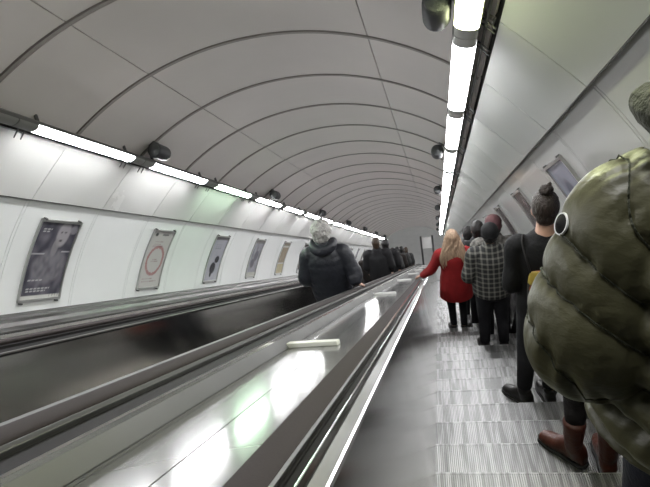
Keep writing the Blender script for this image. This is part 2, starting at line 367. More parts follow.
# ------------------------------------------------------------------ lamps
def lamp(sign, length):
    root = slope_empty('strip_light', 0, 0, 0)
    # local axes: x across towards the tunnel centre's right, y down the slope, z square to it
    th = math.radians(17.0) * sign       # the lens faces down, tilted a little towards the tunnel's middle
    ex = Vector((math.cos(th), 0, -math.sin(th))); er = Vector((math.sin(th), 0, math.cos(th)))
    root.matrix_world = root.matrix_world
    def L(a, r, y): v = ex * a + er * r; return Vector((v.x, y, v.z))
    def sweep(prof, y0, y1, name, m, parent, smooth=False):
        q = MB(); k = len(prof); vs = [L(a, r, y0) for a, r in prof] + [L(a, r, y1) for a, r in prof]
        fs = [(i, (i + 1) % k, k + (i + 1) % k, k + i) for i in range(k)] + [tuple(range(k))[::-1], tuple(range(k, 2 * k))]
        return q.add(vs, fs).build(name, m, parent, smooth=smooth)
    ww = 1 if sign > 0 else .73
    sweep([(x * ww, y) for x, y in [(-.060, .002), (-.060, .022), (-.03, .048), (.03, .048), (.060, .022), (.060, .002), (.056, .002), (.056, .018), (-.056, .018), (-.056, .002)]], 0, 1.29, 'housing', M_housing, root)
    W = .0545 if sign > 0 else .040
    half = [(W * math.cos(a), .004 - .020 * math.sin(a)) for a in [PI * i / 10 for i in range(11)]]
    g = .10 if sign > 0 else .15
    d = sweep(half, g, 1.29 - g, 'diffuser', M_tube if sign > 0 else M_tubel, root)
    cap = [(x, .004 + (y - .004) * 1.04) for x, y in half]
    c1 = sweep(cap, .004, g, 'end_cap', M_cap if sign > 0 else M_capd, root); c2 = sweep(cap, 1.29 - g, 1.286, 'end_cap', M_cap if sign > 0 else M_capd, root)
    for y in (.10, 1.14):
        q = MB()
        for dy in (0, .05):
            q.tube([L(sign * .05, .03, y + dy), L(sign * .09, .01, y + dy + .01), L(sign * .125, -.012, y + dy + .015)], [.005, .005, .004], seg=6, sub=2)
        q.build('clip', M_clip, root)
    q = MB(); q.tube([L(0, .04, .2), L(0, .115, .2)], [.012, .012], seg=8, sub=1); q.build('hanger', M_clip, root)
    q = MB(); q.tube([L(0, .04, 1.1), L(0, .115, 1.1)], [.012, .012], seg=8, sub=1); q.build('hanger', M_clip, root)
    return root
LP = 1.29
lampl = None
for sign, u0, n0, s0, nm in ((-1, UC - 1.25, NC + 1.60, 2.45 - LP * 5, 'left'), (1, UC + 1.258, NC + 1.625, 2.415 - LP * 5, 'right')):
    proto = lamp(sign, 1.29)
    k = k0 = 3
    while s0 + k * LP + 1.29 < SEND:
        r = proto if k == k0 else copy_tree(proto)
        mm = Matrix((RW, DW, NW)).transposed().to_4x4(); mm.translation = S(u0, n0, s0 + k * LP); r.matrix_world = mm
        lab = ('white strip light in the row along the top of the poster wall on the left' if sign < 0 else 'white strip light in the overhead row on the right above the queue')
        if k == 4 and sign > 0: lab = 'yellow-green tinged strip light at the top edge, nearest of the overhead row'
        if k == 7 and sign < 0: lab = 'greenish strip light over the second poster on the left wall'
        if k == 5 and sign > 0: lab = 'brightest and widest white strip light overhead, second from the top edge'
        if k == 5 and sign < 0: lab = 'long white strip light at the left edge over the portrait poster'
        ords = ['second', 'third', 'fourth', 'fifth', 'sixth', 'seventh', 'eighth']
        if sign < 0 and 6 <= k <= 11 and k != 7: lab = '%s white strip light from the left edge over the poster wall' % ords[k - 6]
        if sign > 0 and 6 <= k <= 11: lab = '%s white strip light from the top edge in the overhead row' % ords[k - 5]
        tag(r, lab, 'strip light', 'strip lights along the %s side' % nm)
        if (k == 4 and sign > 0) or (k == 7 and sign < 0):
            for ch in r.children:
                if ch.name.startswith('diffuser'):
                    ch.data = ch.data.copy(); ch.data.materials[0] = M_tubey if sign > 0 else M_tubeg
        k += 1

# ------------------------------------------------------------------ speakers on the vault
def speaker():
    root = slope_empty('drum_speaker', 0, 0, 0)
    q = MB(); q.tube([(0, -.085, 0), (0, -.07, 0), (0, .07, 0), (0, .085, 0)], [.05, .062, .062, .055], seg=24, sub=2, up=Vector((1, 0, 0))); q.build('drum', M_speaker, root, smooth=True)
    q = MB(); q.tube([(0, -.093, 0), (0, -.083, 0)], [.052, .055], seg=24, sub=1, up=Vector((1, 0, 0))); q.build('grille', mat('grille_grey', (.07, .075, .075), .6, bump=.4, bump_scale=120), root, smooth=False)
    q = MB(); q.tube([(0, 0, .05), (0, 0, .085)], [.012, .012], seg=8, sub=1); q.box((-.03, -.04, .082), (.03, .04, .09)); q.build('bracket', M_clip, root)
    return root
sp = speaker(); first = True
for sign, ss in ((-1, [3.83 + 3.094 * i for i in range(7)]), (1, [2.24 + 3.094 * i for i in range(7)])):
    for i, s in enumerate(ss):
        r = sp if first else copy_tree(sp); first = False
        th = math.radians(33.9 * sign); R = R0 - .09
        u, n = UC + R * math.sin(th), NC + R * math.cos(th)
        mm = Matrix((RW * math.cos(th) - NW * math.sin(th), DW, RW * math.sin(th) + NW * math.cos(th))).transposed().to_4x4(); mm.translation = S(u, n, s); r.matrix_world = mm
        tag(r, 'dark round drum speaker on the vault by the left strip lights' if sign < 0 else 'dark round drum speaker beside the overhead strip lights', 'speaker', 'speakers on the %s side of the vault' % ('left' if sign < 0 else 'right'))
        if i == 0: r['label'] = 'nearest dark drum speaker on the vault above the second left strip light' if sign < 0 else 'dark drum speaker at the top edge beside the yellowish lamp end'

# ------------------------------------------------------------------ posters
def attr_mat(name, rough=.3):
    m = bpy.data.materials.new(name); m.use_nodes = True; nt = m.node_tree; b = nt.nodes['Principled BSDF']; b.inputs['Roughness'].default_value = rough
    a = nt.nodes.new('ShaderNodeAttribute'); a.attribute_name = 'Col'; nt.links.new(a.outputs['Color'], b.inputs['Base Color']); return m
M_print = attr_mat('poster_print', .25)
def bl(x, y, cx, cy, rx, ry): d = ((x - cx) / rx) ** 2 + ((y - cy) / ry) ** 2; return max(0, min(1, (1.25 - d) * 2))
def lerp(a, b, t): return tuple(p + (q - p) * t for p, q in zip(a, b))
def nz(x, y, s, o=0): return .5 + .5 * noise.noise(Vector((x * s + o, y * s, o * 1.7)))
def P_portrait(x, y):
    if y < .06: c = (.55, .55, .52); return lerp(c, (.15, .15, .15), .5 if (x > .72 and abs(y - .035) < .012 and (x * 14) % 1 < .5) else 0)
    if x < .045: return (.6, .6, .6)
    c = lerp((.03, .03, .045), (.20, .19, .22), nz(x, y, 7, 3) ** 1.5)
    c = lerp(c, (.36, .34, .36), bl(x, y, .66, .84, .16, .17) * .9)           # face
    c = lerp(c, (.05, .045, .05), max(bl(x, y, .60, .86, .03, .012), bl(x, y, .70, .86, .03, .012), bl(x, y, .64, .75, .05, .012)) * .8)
    c = lerp(c, (.27, .26, .27), bl(x, y, .56, .66, .08, .12) * .8)            # hand at chin
    c = lerp(c, (.24, .23, .25), bl(x, y, .55, .42, .42, .22) * .9 * (.2 + .8 * nz(x, y, 12)))  # coat
    c = lerp(c, (.30, .29, .32), bl(x, y, .9, .9, .1, .06) * .6)
    if .575 < y < .59 and x < .35 or (.60 < y < .61 and x > .75): c = (.42, .42, .43)
    for yy, x0, x1 in ((.90, .1, .33), (.86, .1, .28), (.24, .12, .5), (.13, .1, .7), (.10, .1, .6)):
        if abs(y - yy) < .008 and x0 < x < x1 and (x * 33) % 1 < .7: c = (.45, .45, .45)
    return c
def P_ring(x, y):
    c = (.50, .48, .47)
    d = math.hypot((x - .52) / 1.0, (y - .47) * 1.5)
    if .32 < d < .40: c = lerp((.34, .16, .16), (.42, .28, .28), nz(x, y, 8))
    for yy, x0, x1 in ((.80, .25, .62), (.76, .25, .55), (.72, .2, .66), (.49, .4, .6), (.45, .36, .66), (.15, .15, .6), (.11, .15, .8)):
        if abs(y - yy) < .010 and x0 < x < x1 and (x * 23) % 1 < .7: c = lerp(c, (.25, .15, .15), .7)
    c = lerp(c, (.08, .08, .08), max(bl(x, y, .2, .93, .07, .03), bl(x, y, .62, .93, .16, .02) * .8)); return c
def P_figure(x, y):
    c = lerp((.42, .42, .46), (.33, .33, .38), nz(x, y, 4, 9))
    c = lerp(c, (.04, .04, .05), max(bl(x, y, .66, .47, .16, .08), bl(x, y, .48, .28, .2, .13), bl(x, y, .42, .16, .08, .08)))
    if y > .92: c = (.16, .15, .16)
    for yy in (.80, .76, .72):
        if abs(y - yy) < .01 and .25 < x < .7 and (x * 19) % 1 < .7: c = (.26, .26, .3)
    return c
def P_grey(x, y):
    c = lerp((.17, .17, .19), (.40, .40, .44), nz(x, y, 6, 21))
    c = lerp(c, (.10, .1, .12), max(bl(x, y, .6, .55, .2, .15), bl(x, y, .4, .35, .2, .12)) * .8)
    if y > .9: c = (.2, .19, .19)
    if y < .12: c = (.42, .42, .38)
    return c
def P_beige(x, y):
    if y > .88: return (.28, .25, .2)
    if y > .82 or .30 < y < .34: return (.5, .5, .46)
    if y > .34: return lerp((.26, .2, .14), (.36, .32, .25), nz(x, y, 8, 33))
    return lerp((.48, .44, .30), (.40, .34, .2), nz(x, y, 5, 12))
def P_blue(x, y):
    c = lerp((.10, .11, .17), (.36, .37, .44), nz(x, y, 4, 5)); 
    if y < .08: c = (.45, .45, .45)
    return lerp(c, (.05, .05, .08), bl(x, y, .45, .5, .2, .3) * .6)
def P_dark(x, y):
    c = lerp((.05, .045, .05), (.2, .17, .17), nz(x, y, 5, 8)); return (.4, .4, .4) if y < .07 else c
def poster(sign, s, fn, label, wd=.44, t0=57.2, t1=75.2):
    root = slope_empty('poster', 0, 0, 0)
    Rp = R0 + .012; tm = (t0 + t1) / 2
    pu, pn = UC + sign * Rp * math.sin(math.radians(tm)), NC + Rp * math.cos(math.radians(tm))
    mm = root.matrix_world.copy(); mm.translation = S(pu, pn, s); root.matrix_world = mm; inv = root.matrix_world.inverted()
    def A(R, t, ss): return S(UC + sign * R * math.sin(math.radians(t)), NC + R * math.cos(math.radians(t)), ss)
    def plate(R, Rb, ta, tb, sa, sb, k):
        q = MB(); q.slab([(UC + sign * R * math.sin(math.radians(ta + (tb - ta) * i / k)), NC + R * math.cos(math.radians(ta + (tb - ta) * i / k))) for i in range(k + 1)],
                         [(UC + sign * Rb * math.sin(math.radians(ta + (tb - ta) * i / k)), NC + Rb * math.cos(math.radians(ta + (tb - ta) * i / k))) for i in range(k + 1)], sa, sb); return q
    f = MB(); e = .35
    for args in ((t0, t0 + e * 1.6, s, s + wd), (t1 - e * 1.6, t1, s, s + wd), (t0, t1, s, s + .013), (t0, t1, s + wd - .013, s + wd)):
        p = plate(Rp - .008, Rp + .008, args[0], args[1], args[2], args[3], 10 if args[1] - args[0] > 3 else 2); f.add(p.v, p.f)
    o = f.build('frame', M_frame, None); o.parent = root; o.matrix_parent_inverse = inv
    nx, ny = 44, 66; q = MB(); cs = []
    for j in range(ny + 1):
        for i in range(nx + 1):
            q.v.append(A(Rp + .002, t1 - .35 + (t0 - t1 + .7) * j / ny, s + .01 + (wd - .02) * i / nx))
            cs.append((*fn(i / nx if sign < 0 else 1 - i / nx, j / ny), 1))
    for j in range(ny):
        for i in range(nx): a = j * (nx + 1) + i; q.f.append((a, a + 1, a + nx + 2, a + nx + 1))
    me = bpy.data.meshes.new('print'); me.from_pydata(q.v, [], q.f); me.materials.append(M_print)
    ca = me.color_attributes.new('Col', 'FLOAT_COLOR', 'POINT')
    for i, c in enumerate(cs): ca.data[i].color = c
    o = bpy.data.objects.new('print', me); col.objects.link(o); o.parent = root; o.matrix_parent_inverse = inv
    for t in (t0 - .25, t1 + .1):
        for sx in (s + .02, s + wd - .05): o = plate(Rp - .014, Rp + .01, t, t + .3, sx, sx + .022, 2).build('clip', M_clip, None); o.parent = root; o.matrix_parent_inverse = inv
    tag(root, label, 'poster'); return root
P0 = 3.245; PD = 2 * RIBD
Lp = [(P_portrait, 'dark black-and-white portrait poster, nearest on the left wall'), (P_ring, 'white poster with a big red ring, second on the left wall'),
      (P_figure, 'pale grey poster with a small black figure, third on the left wall'), (P_grey, 'mottled grey poster, fourth along the left wall'),
      (P_beige, 'brown and beige poster just left of the white-haired man')]
for i, (fn, lab) in enumerate(Lp): poster(-1, P0 + PD * i, fn, lab)
for i in range(5, 13):
    r = poster(-1, P0 + PD * i, (P_grey, P_figure, P_dark)[i % 3], 'small framed poster far down the left wall beyond the white-haired man'); r['group'] = 'far posters on the left wall'
Rp_ = [(P_blue, 'bluish framed poster on the right wall between the bun-haired woman and the green jacket'), (P_dark, 'dark framed poster on the right wall just left of the hair bun'),
       (P_dark, 'dark framed poster on the right wall above the checked jacket shoulder')]
for i, (fn, lab) in enumerate(Rp_): poster(1, P0 + PD * i, fn, lab)
for i in range(3, 7):
    r = poster(1, P0 + PD * i, P_grey, 'small framed poster far down the right wall behind the queue'); r['group'] = 'far posters on the right wall'

# ------------------------------------------------------------------ people
def fabric(name, color, rough=.8, bump=.25, bs=60, na=.25, ns=8, sheen=0):
    return mat(name, color, rough, bump=bump, bump_scale=bs, noise_amt=na, noise_scale=ns, spec=.3)
M_skin = mat('skin', (.50, .30, .22), .5, bump=.05, bump_scale=80)
M_trou = fabric('black_trousers', (.012, .012, .015)); M_shoe = mat('black_shoe', (.012, .011, .011), .4)
M_sole = mat('shoe_sole', (.03, .03, .03), .7)

def puff(spacing, amp, phase=0, wr=0):
    def f(l, th, L):
        q = abs(math.sin(PI * (l / spacing + phase + .10 * math.sin(th * 2 + l * 3))))
        k = 1 + amp * (q ** .55 - .75)
        if wr: k += wr * (1 - q) * noise.noise(Vector((l * 9, math.cos(th) * 6, math.sin(th) * 6))) + wr * .35 * noise.noise(Vector((l * 30, math.cos(th) * 13, math.sin(th) * 13)))
        return k
    return f
def folds(a, f=6, o=0):
    return lambda l, th, L: 1 + a * noise.noise(Vector((l * f * .6 + o, math.cos(th) * 1.6 + o, math.sin(th) * 1.6))) + a * .5 * noise.noise(Vector((l * f * 2, math.cos(th) * 4, math.sin(th) * 4 + o)))

def hand(mb, wrist, d, side, k=1.0, curl=.5, palm=None):
    """palm and five fingers from the wrist in direction d; palm normal pn (side the fingers curl to)"""
    d = Vector(d).normalized(); pn = Vector(palm or (0, 0, -1)); pn = (pn - d * pn.dot(d)).normalized(); lat = d.cross(pn).normalized() * side
    wv = Vector(wrist); L = .09 * k
    mb.tube([wv - d * .02, wv + d * .02, wv + d * L * .6, wv + d * L], [(.026 * k, .02 * k), (.03 * k, .017 * k), (.041 * k, .016 * k), (.04 * k, .012 * k)], seg=14, sub=3, up=pn)
    for i, (off, ln, r) in enumerate(((-.030, .072, .0088), (-.010, .082, .009), (.011, .077, .0088), (.030, .060, .008))):
        base = wv + d * (L * .8) + lat * off * k; p = base; pts = [p]; dd = d.copy()
        for seg_, fr in enumerate((.25, .42, .33)):
            ang = curl * (.5, .7, .6)[seg_]; dd = (dd * math.cos(ang) + pn * math.sin(ang)).normalized(); p = p + dd * ln * k * fr * 1.15; pts.append(p)
        mb.tube(pts, [r * k * 1.05, r * k, r * k * .95, r * k * .8], seg=8, sub=2, up=lat)
    t0 = wv + d * .025 * k - lat * .024 * k; t1 = t0 + (d * .6 - lat * .75 + pn * .25).normalized() * .035 * k; t2 = t1 + (d * .9 - lat * .25 + pn * .35).normalized() * .032 * k; t3 = t2 + (d + pn * .4).normalized() * .022 * k
    mb.tube([t0, t1, t2, t3], [.013 * k, .0115 * k, .010 * k, .008 * k], seg=8, sub=2, up=pn)

def add_shoe(mb, foot, yaw, h=.07, L=.27, shaft=0):
    """shoe with toe along +y rotated by yaw"""
    c, s = math.cos(yaw), math.sin(yaw); f = Vector(foot)
    def T(x, y, z): return f + Vector((x * c - y * s, x * s + y * c, z))
    secs = [(-.075, .026, .03), (-.06, .036, .05), (-.02, .038, .065), (.04, .040, .052), (.10, .047, .034), (.15, .045, .028), (.185, .034, .022), (.197, .015, .012)]
    n = 16; vs = []; fs = []
    for y, rx, rz in secs:
        y *= L / .27
        for j in range(n):
            a = 2 * PI * j / n; z = rz * (1 + math.sin(a)); z = z * h / .07
            vs.append(T(rx * math.copysign(abs(math.cos(a)) ** .7, math.cos(a)), y, max(z, .0) + .006))
    k = len(secs)
    for i in range(k - 1):
        for j in range(n): q = (j + 1) % n; fs.append((i * n + j, i * n + q, (i + 1) * n + q, (i + 1) * n + j))
    fs.append(tuple(range(n))); fs.append(tuple(range((k - 1) * n, k * n)))
    mb.add(vs, fs)
    if shaft: mb.tube([T(0, -.02, .05), f + Vector((0, -.022, .14)), f + Vector((0, -.02, shaft))], [(.042, .048), (.045, .05), (.058, .06)], seg=16, sub=4)
def add_sole(mb, foot, yaw, L=.27):
    c, s = math.cos(yaw), math.sin(yaw); f = Vector(foot); out = [(-.082, .02), (-.06, .038), (0, .04), (.05, .042), (.10, .05), (.15, .047), (.19, .034), (.206, .012)]
    pr = [(x, y * L / .27) for y, x in out] + [(-x, y * L / .27) for y, x in out[::-1]]
    vs = [f + Vector((x * c - y * s, x * s + y * c, z)) for z in (0, .02) for x, y in pr]; k = len(pr)
    mb.add(vs, [tuple(range(k))[::-1], tuple(range(k, 2 * k))] + [(i, (i + 1) % k, k + (i + 1) % k, k + i) for i in range(k)])

def person(label, loc, H=1.75, yaw=0, lean=0, arms=None, feet=None, coat=None, trousers=M_trou, shoes=(M_shoe, .07, 0), hair=None, skin=M_skin,
           hands=(True, True), headturn=0, wide=1.0, voxel=.009, leg_r=1.0, head_off=(0, 0), coat_voxel=.012, group=None, long_trou=True):
    """stands at loc, looks along +y before yaw. Everything below is in metres for a 1.75 m figure, scaled to H."""
    k = H / 1.75; root = empty('person', loc, yaw); tag(root, label, 'person', group)
    V = lambda p: Vector(p) * k
    arms = arms or {}
    A = {}
    for sd, nm in ((-1, 'l'), (1, 'r')):
        dflt = [(sd * .185 * wide, -.01, 1.41), (sd * .245 * wide, -.03, 1.12), (sd * .24 * wide, .10, .90)]
        A[nm] = [Vector(p) for p in arms.get(nm, dflt)]
    F = feet or {}
    FT = {nm: F.get(nm, (sd * .10, 0.0, 0.0, -sd * .12)) for sd, nm in ((-1, 'l'), (1, 'r'))}
    hx, hy = head_off; ly = lean
    # ---- body: one continuous surface
    b = MB()
    b.tube([V((0, 0, .82)), V((0, 0, .93)), V((0, ly * .3, 1.08)), V((0, ly * .7, 1.28)), V((0, ly, 1.41)), V((hx * .4, ly + hy * .4, 1.475)), V((hx * .7, ly + .005 + hy * .7, 1.53)), V((hx, ly + .015 + hy, 1.58))],
           [(.14 * k, .10 * k), (.165 * k, .115 * k), (.14 * k, .10 * k), (.165 * k, .11 * k), (.16 * k, .09 * k), (.075 * k, .07 * k), (.056 * k, .058 * k), (.055 * k, .06 * k)], seg=24, sub=5)
    hc = V((hx, ly + .03 + hy, 1.638)); q = Matrix.Rotation(headturn, 3, 'Z')
    def HV(p): return hc + (q @ Vector(p)) * k
    b.ball(hc, (.076 * k, .095 * k, .112 * k), 24, 16)
    b.ball(HV((0, .025, -.05)), (.058 * k, .07 * k, .065 * k), 16, 10)
    b.tube([HV((0, .085, .03)), HV((0, .105, -.005)), HV((0, .112, -.022)), HV((0, .09, -.032))], [.009 * k, .012 * k, .016 * k, .010 * k], seg=8, sub=2, up=Vector((1, 0, 0)))
    b.tube([HV((-.02, .092, -.055)), HV((0, .099, -.055)), HV((.02, .092, -.055))], [.005 * k, .009 * k, .005 * k], seg=8, sub=2)
    for sd in (-1, 1):
        b.ball(HV((sd * .077, -.005, -.012)), (.010 * k, .018 * k, .032 * k), 10, 8)
        b.ball(HV((sd * .03, .083, .012)), (.014 * k, .010 * k, .009 * k), 10, 8)
    for sd, nm in ((-1, 'l'), (1, 'r')):
        sh, el, wr = A[nm]
        b.tube([V((sd * .10, ly, 1.40)), V(sh), V((sh + el) / 2), V(el), V((el * .5 + wr * .5)), V(wr)], [.055 * k, .055 * k, .046 * k, .038 * k, .036 * k, .026 * k], seg=14, sub=4)
        fx, fy, fz, fyaw = FT[nm]
        kx = sd * .095 + (fx - sd * .095) * .5; kn = V((kx, fy * .45 + .03, .50 + fz * .6)); an = V((fx, fy - .02, .085 + fz))
        b.tube([V((sd * .085, 0, .90)), V((sd * .09, .01, .78)), kn, (kn + an) / 2 + V((0, -.018, .03)), an], [.092 * k, .085 * k, .055 * k, .046 * k, .026 * k], seg=16, sub=5)
        b.tube([V((fx + math.sin(fyaw) * .02, fy - math.cos(fyaw) * .02, fz + .045)), V((fx - math.sin(fyaw) * .10, fy + math.cos(fyaw) * .10, fz + .034))], [.024 * k, .018 * k], seg=10, sub=2)
        if hands[0 if sd < 0 else 1]:
            hd = arms.get(nm + 'h', (wr - el).normalized()); hand(b, V(wr), hd, sd, k, arms.get('curl', .5), arms.get(nm + 'p', (-sd, 0, -.2)))
    body = b.build('body', skin, root, voxel=voxel, relax=1)
    # ---- trousers
    t = MB()
    t.tube([V((0, 0, .80)), V((0, 0, .90)), V((0, 0, 1.02))], [(.155 * k, .12 * k), (.175 * k * wide, .128 * k), (.16 * k, .115 * k)], seg=24, sub=4)
    for sd, nm in ((-1, 'l'), (1, 'r')):
        fx, fy, fz, fyaw = FT[nm]; kx = sd * .095 + (fx - sd * .095) * .5; kn = V((kx, fy * .45 + .03, .50 + fz * .6)); an = V((fx, fy - .022, .075 + fz + shoes[2] * .75))
        t.tube([V((sd * .085, 0, .88)), V((sd * .09, .01, .76)), kn, (kn + an) / 2 + V((0, -.012, .0)), an], [.105 * k * leg_r, .098 * k * leg_r, .07 * k * leg_r, .062 * k * leg_r, .056 * k * leg_r], seg=18, sub=8, mod=folds(.06, 9, sd))
    t.build('trousers', trousers, root, voxel=.013 * k, relax=2)
    # ---- shoes
    for sd, nm in ((-1, 'l'), (1, 'r')):
        fx, fy, fz, fyaw = FT[nm]; m = MB(); add_shoe(m, V((fx, fy, fz)), fyaw, shoes[1], shaft=shoes[2]); so = m.build('shoe', shoes[0], root, voxel=.008 if shoes[2] else .007, relax=2)
        m = MB(); add_sole(m, V((fx, fy, fz)), fyaw); m.build('sole', M_sole, so)
    # ---- coat
    if coat: coat(root, k, A, ly, V, wide)
    if hair: hair(root, k, hc, HV, V)
    return root

def coat_fn(name, m, zs, sl=(.085, .075, .062, .055), collar=.0, mod=None, smod=None, voxel=.012, relax=1, slack=0.0, sleeves=(True, True), collar_r=(.085, .08), sub=6, seg=28, slen=1.0):
    def f(root, k, A, ly, V, wide):
        c = MB(); pts = []; rad = []
        for z, rx, ry, yo in zs: pts.append(V((0, yo + ly * max(0, min(1, (z - .9) / .5)), z))); rad.append((rx * k, ry * k))
        c.tube(pts, rad, seg=seg, sub=sub, mod=mod)
        if collar: c.tube([V((0, ly, 1.42)), V((0, ly + .005, 1.42 + collar * .5)), V((0, ly + .01, 1.42 + collar))], [(collar_r[0] * 1.25 * k, collar_r[1] * 1.2 * k), (collar_r[0] * k, collar_r[1] * k), (collar_r[0] * .95 * k, collar_r[1] * .95 * k)], seg=24, sub=3)
        for i, nm in enumerate('lr'):
            if not sleeves[i]: continue
            sh, el, wr = A[nm]; sd = -1 if nm == 'l' else 1; wr = el + (wr - el) * slen
            c.tube([V((sd * .09 * wide, ly, 1.38)), V(sh), V(sh * .5 + el * .5), V(el), V(el * .45 + wr * .55), V(wr)], [sl[0] * .9 * k, sl[0] * k, sl[1] * k, sl[1] * k, sl[2] * k, sl[3] * k], seg=seg, sub=sub, mod=smod or mod)
        return c.build(name, m, root, voxel=voxel, relax=relax)
    return f
def hair_mod(a, f=9, o=0): return lambda d: 1 + a * noise.noise(Vector((d.x * f * .7 + o, d.y * f * .7, d.z * f * .3))) + a * .4 * noise.noise(d * f * 2.6)
def hairmat(name, c, rough=.5): return mat(name, c, rough, bump=.8, bump_scale=45, stretch=(2.2, 2.2, .35), noise_amt=.5, noise_scale=30)
M_hdark = hairmat('hair_dark', (.035, .022, .016)); M_hblond = hairmat('hair_blond', (.50, .34, .23)); M_hwhite = hairmat('hair_white', (.62, .60, .57)); M_hbrown = hairmat('hair_brown', (.06, .035, .02)); M_hblack = hairmat('hair_black', (.012, .010, .010))

def foot_z(u, s, hp):                                  # tread level under a standing point
    p = S(u, -hp - .045, s); k = math.ceil((s - ST0) / PITCH)
    for kk in (k - 1, k, k + 1, k + 2):
        nose = S(u, -hp, ST0 + kk * PITCH)
        if nose.y - .36 <= p.y <= nose.y + .0: return Vector((p.x, p.y, nose.z + .001))
    return p
def stand(u, s, hp=1.105, dy=-.17):
    """centre of the tread nearest to s"""
    p = S(u, -hp - .045, s); k0 = round((s - ST0) / PITCH); best = None
    for kk in range(k0 - 3, k0 + 4):
        nose = S(u, -hp, ST0 + kk * PITCH); c = Vector((u, nose.y + dy, nose.z + .001))
        if best is None or (c - p).length < (best - p).length: best = c
    return best

def short_hair(m, r=.088, a=.07, seg=36, back=True, zoff=.012):
    def f(root, k, hc, HV, V):
        h = MB(); h.ball(HV((0, -.014, .018 + zoff)), (r * k, (r + .016) * k, (r + .022) * k), seg, 24, hair_mod(a)); 
        h.ball(HV((0, -.045, -.04)), (r * .85 * k, .065 * k, .07 * k), 24, 16, hair_mod(a, 8, 3))
        h.build('hair', m, root, smooth=True, voxel=.008)
    return f
def beanie(m, hm=None):
    def f(root, k, hc, HV, V):
        h = MB(); h.ball(HV((0, -.008, .04)), (.097 * k, .112 * k, .10 * k), 32, 18, lambda d: 1 + .015 * math.sin(14 * math.atan2(d.y, d.x)))
        h.ball(HV((0, -.01, .0)), (.099 * k, .114 * k, .05 * k), 32, 12)
        h.build('hat', m, root, smooth=True, voxel=.008)
        if hm: q = MB(); q.ball(HV((0, -.035, -.03)), (.08 * k, .08 * k, .07 * k), 20, 12, hair_mod(.06)); q.build('hair', hm, root, smooth=True)
    return f

# ---- 1. nearest person: olive quilted jacket filling the right of the view
def olive_mat():
    m = mat('olive_nylon', (.078, .075, .037), .45, bump=.2, bump_scale=26, stretch=(1, 1, 1.8), noise_amt=.18, noise_scale=5, spec=.45); return m
M_olive = olive_mat(); M_olived = mat('olive_lining', (.035, .038, .02), .8, bump=.9, bump_scale=60)
def seam_lines(src, phase, out, r=.0017):
    # stitched lines that follow the valleys between the quilted tubes of the last swept shape
    o, N, seg, L = src.last; lo = min(phase(0, 2 * PI * j / seg) for j in range(seg)); hi = max(phase(L[-1], 2 * PI * j / seg) for j in range(seg))
    for k in range(math.ceil(lo), int(hi) + 1):
        run = []
        for j in list(range(seg)) + [0]:
            th = 2 * PI * j / seg; hit = None
            for i in range(N - 1):
                a, b = phase(L[i], th) - k, phase(L[i + 1], th) - k
                if a <= 0 < b: t = a / (a - b); hit = src.v[o + i * seg + j].lerp(src.v[o + (i + 1) * seg + j], t); opp = src.v[o + i * seg + (j + seg // 2) % seg]; hit = hit + (hit - opp).normalized() * .0055; break
            if hit is None:
                if len(run) > 3: out.tube(run[::2], [r] * len(run[::2]), seg=5, sub=1)
                run = []
            else: run.append(hit)
        if len(run) > 3: out.tube(run[::2], [r] * len(run[::2]), seg=5, sub=1)
def near_coat(root, k, A, ly, V, wide):
    c = MB(); sg, sb_ = 96, 22
    zs = [(.86, .235, .19, 0), (.93, .275, .235, 0), (1.05, .275, .24, -.03), (1.2, .268, .225, -.045), (1.34, .258, .21, -.045), (1.44, .225, .175, -.025), (1.51, .15, .125, 0), (1.56, .10, .10, .01)]
    def tm(l, th, L):
        ph = l / .088 + .25 * math.sin(th) + .06 * math.sin(th * 5 + l * 8); q = abs(math.sin(PI * ph))
        return 1 + .19 * (q ** .5 - .74) + .06 * (1 - q) * noise.noise(Vector((l * 12, math.cos(th) * 13, math.sin(th) * 13))) + .012 * noise.noise(Vector((l * 14, math.cos(th) * 9, math.sin(th) * 9)))
    c.tube([V((0, y, z)) for z, rx, ry, y in zs], [(rx * k, ry * k) for z, rx, ry, y in zs], seg=sg * 2, sub=sb_, mod=tm)
    st = MB(); seam_lines(c, lambda l, th: l / .088 + .25 * math.sin(th) + .06 * math.sin(th * 5 + l * 8), st)
    def sm(l, th, L):
        ph = l / .088 + .05 + .12 * math.sin(th + .6) + .50 * math.cos(th); q = abs(math.sin(PI * ph))
        return 1 + .17 * (q ** .42 - .77) + .10 * (1 - q) * noise.noise(Vector((l * 10, math.cos(th) * 6, math.sin(th) * 6))) + .02 * noise.noise(Vector((l * 16, math.cos(th) * 5, math.sin(th) * 5)))
    for nm in 'lr':
        sh, el, wr = A[nm]; sd = -1 if nm == 'l' else 1
        c.tube([V((sd * .17, 0, 1.43)), V(sh), V(sh * .5 + el * .5) + V((sd * .01, 0, 0)), V(el), V(el * .5 + wr * .5), V(wr)], [.095 * k, .108 * k, .115 * k, .122 * k, .108 * k, .066 * k], seg=sg, sub=sb_, mod=sm)
        seam_lines(c, lambda l, th: l / .088 + .05 + .12 * math.sin(th + .6) + .50 * math.cos(th), st)
    o = c.build('jacket', M_olive, root, voxel=.0052, relax=0); o['label'] = 'olive green quilted jacket'
    st.build('stitching', M_olived, o)
    h = MB()                                             # hood lying behind the neck
    h.tube([V((-.215, .02, 1.60)), V((-.19, -.08, 1.60)), V((-.10, -.15, 1.585)), V((0, -.18, 1.57)), V((.10, -.15, 1.585)), V((.19, -.08, 1.60)), V((.215, .02, 1.60))], [(.03 * k, .035 * k)] + [(.05 * k, .05 * k), (.058 * k, .062 * k), (.06 * k, .065 * k), (.058 * k, .062 * k), (.05 * k, .05 * k)] + [(.03 * k, .035 * k)], seg=32, sub=10, mod=folds(.2, 14, 2), up=Vector((0, 0, 1)))
    o = h.build('hood', M_olived, root, voxel=.007, relax=1); o['label'] = 'dark green hood'
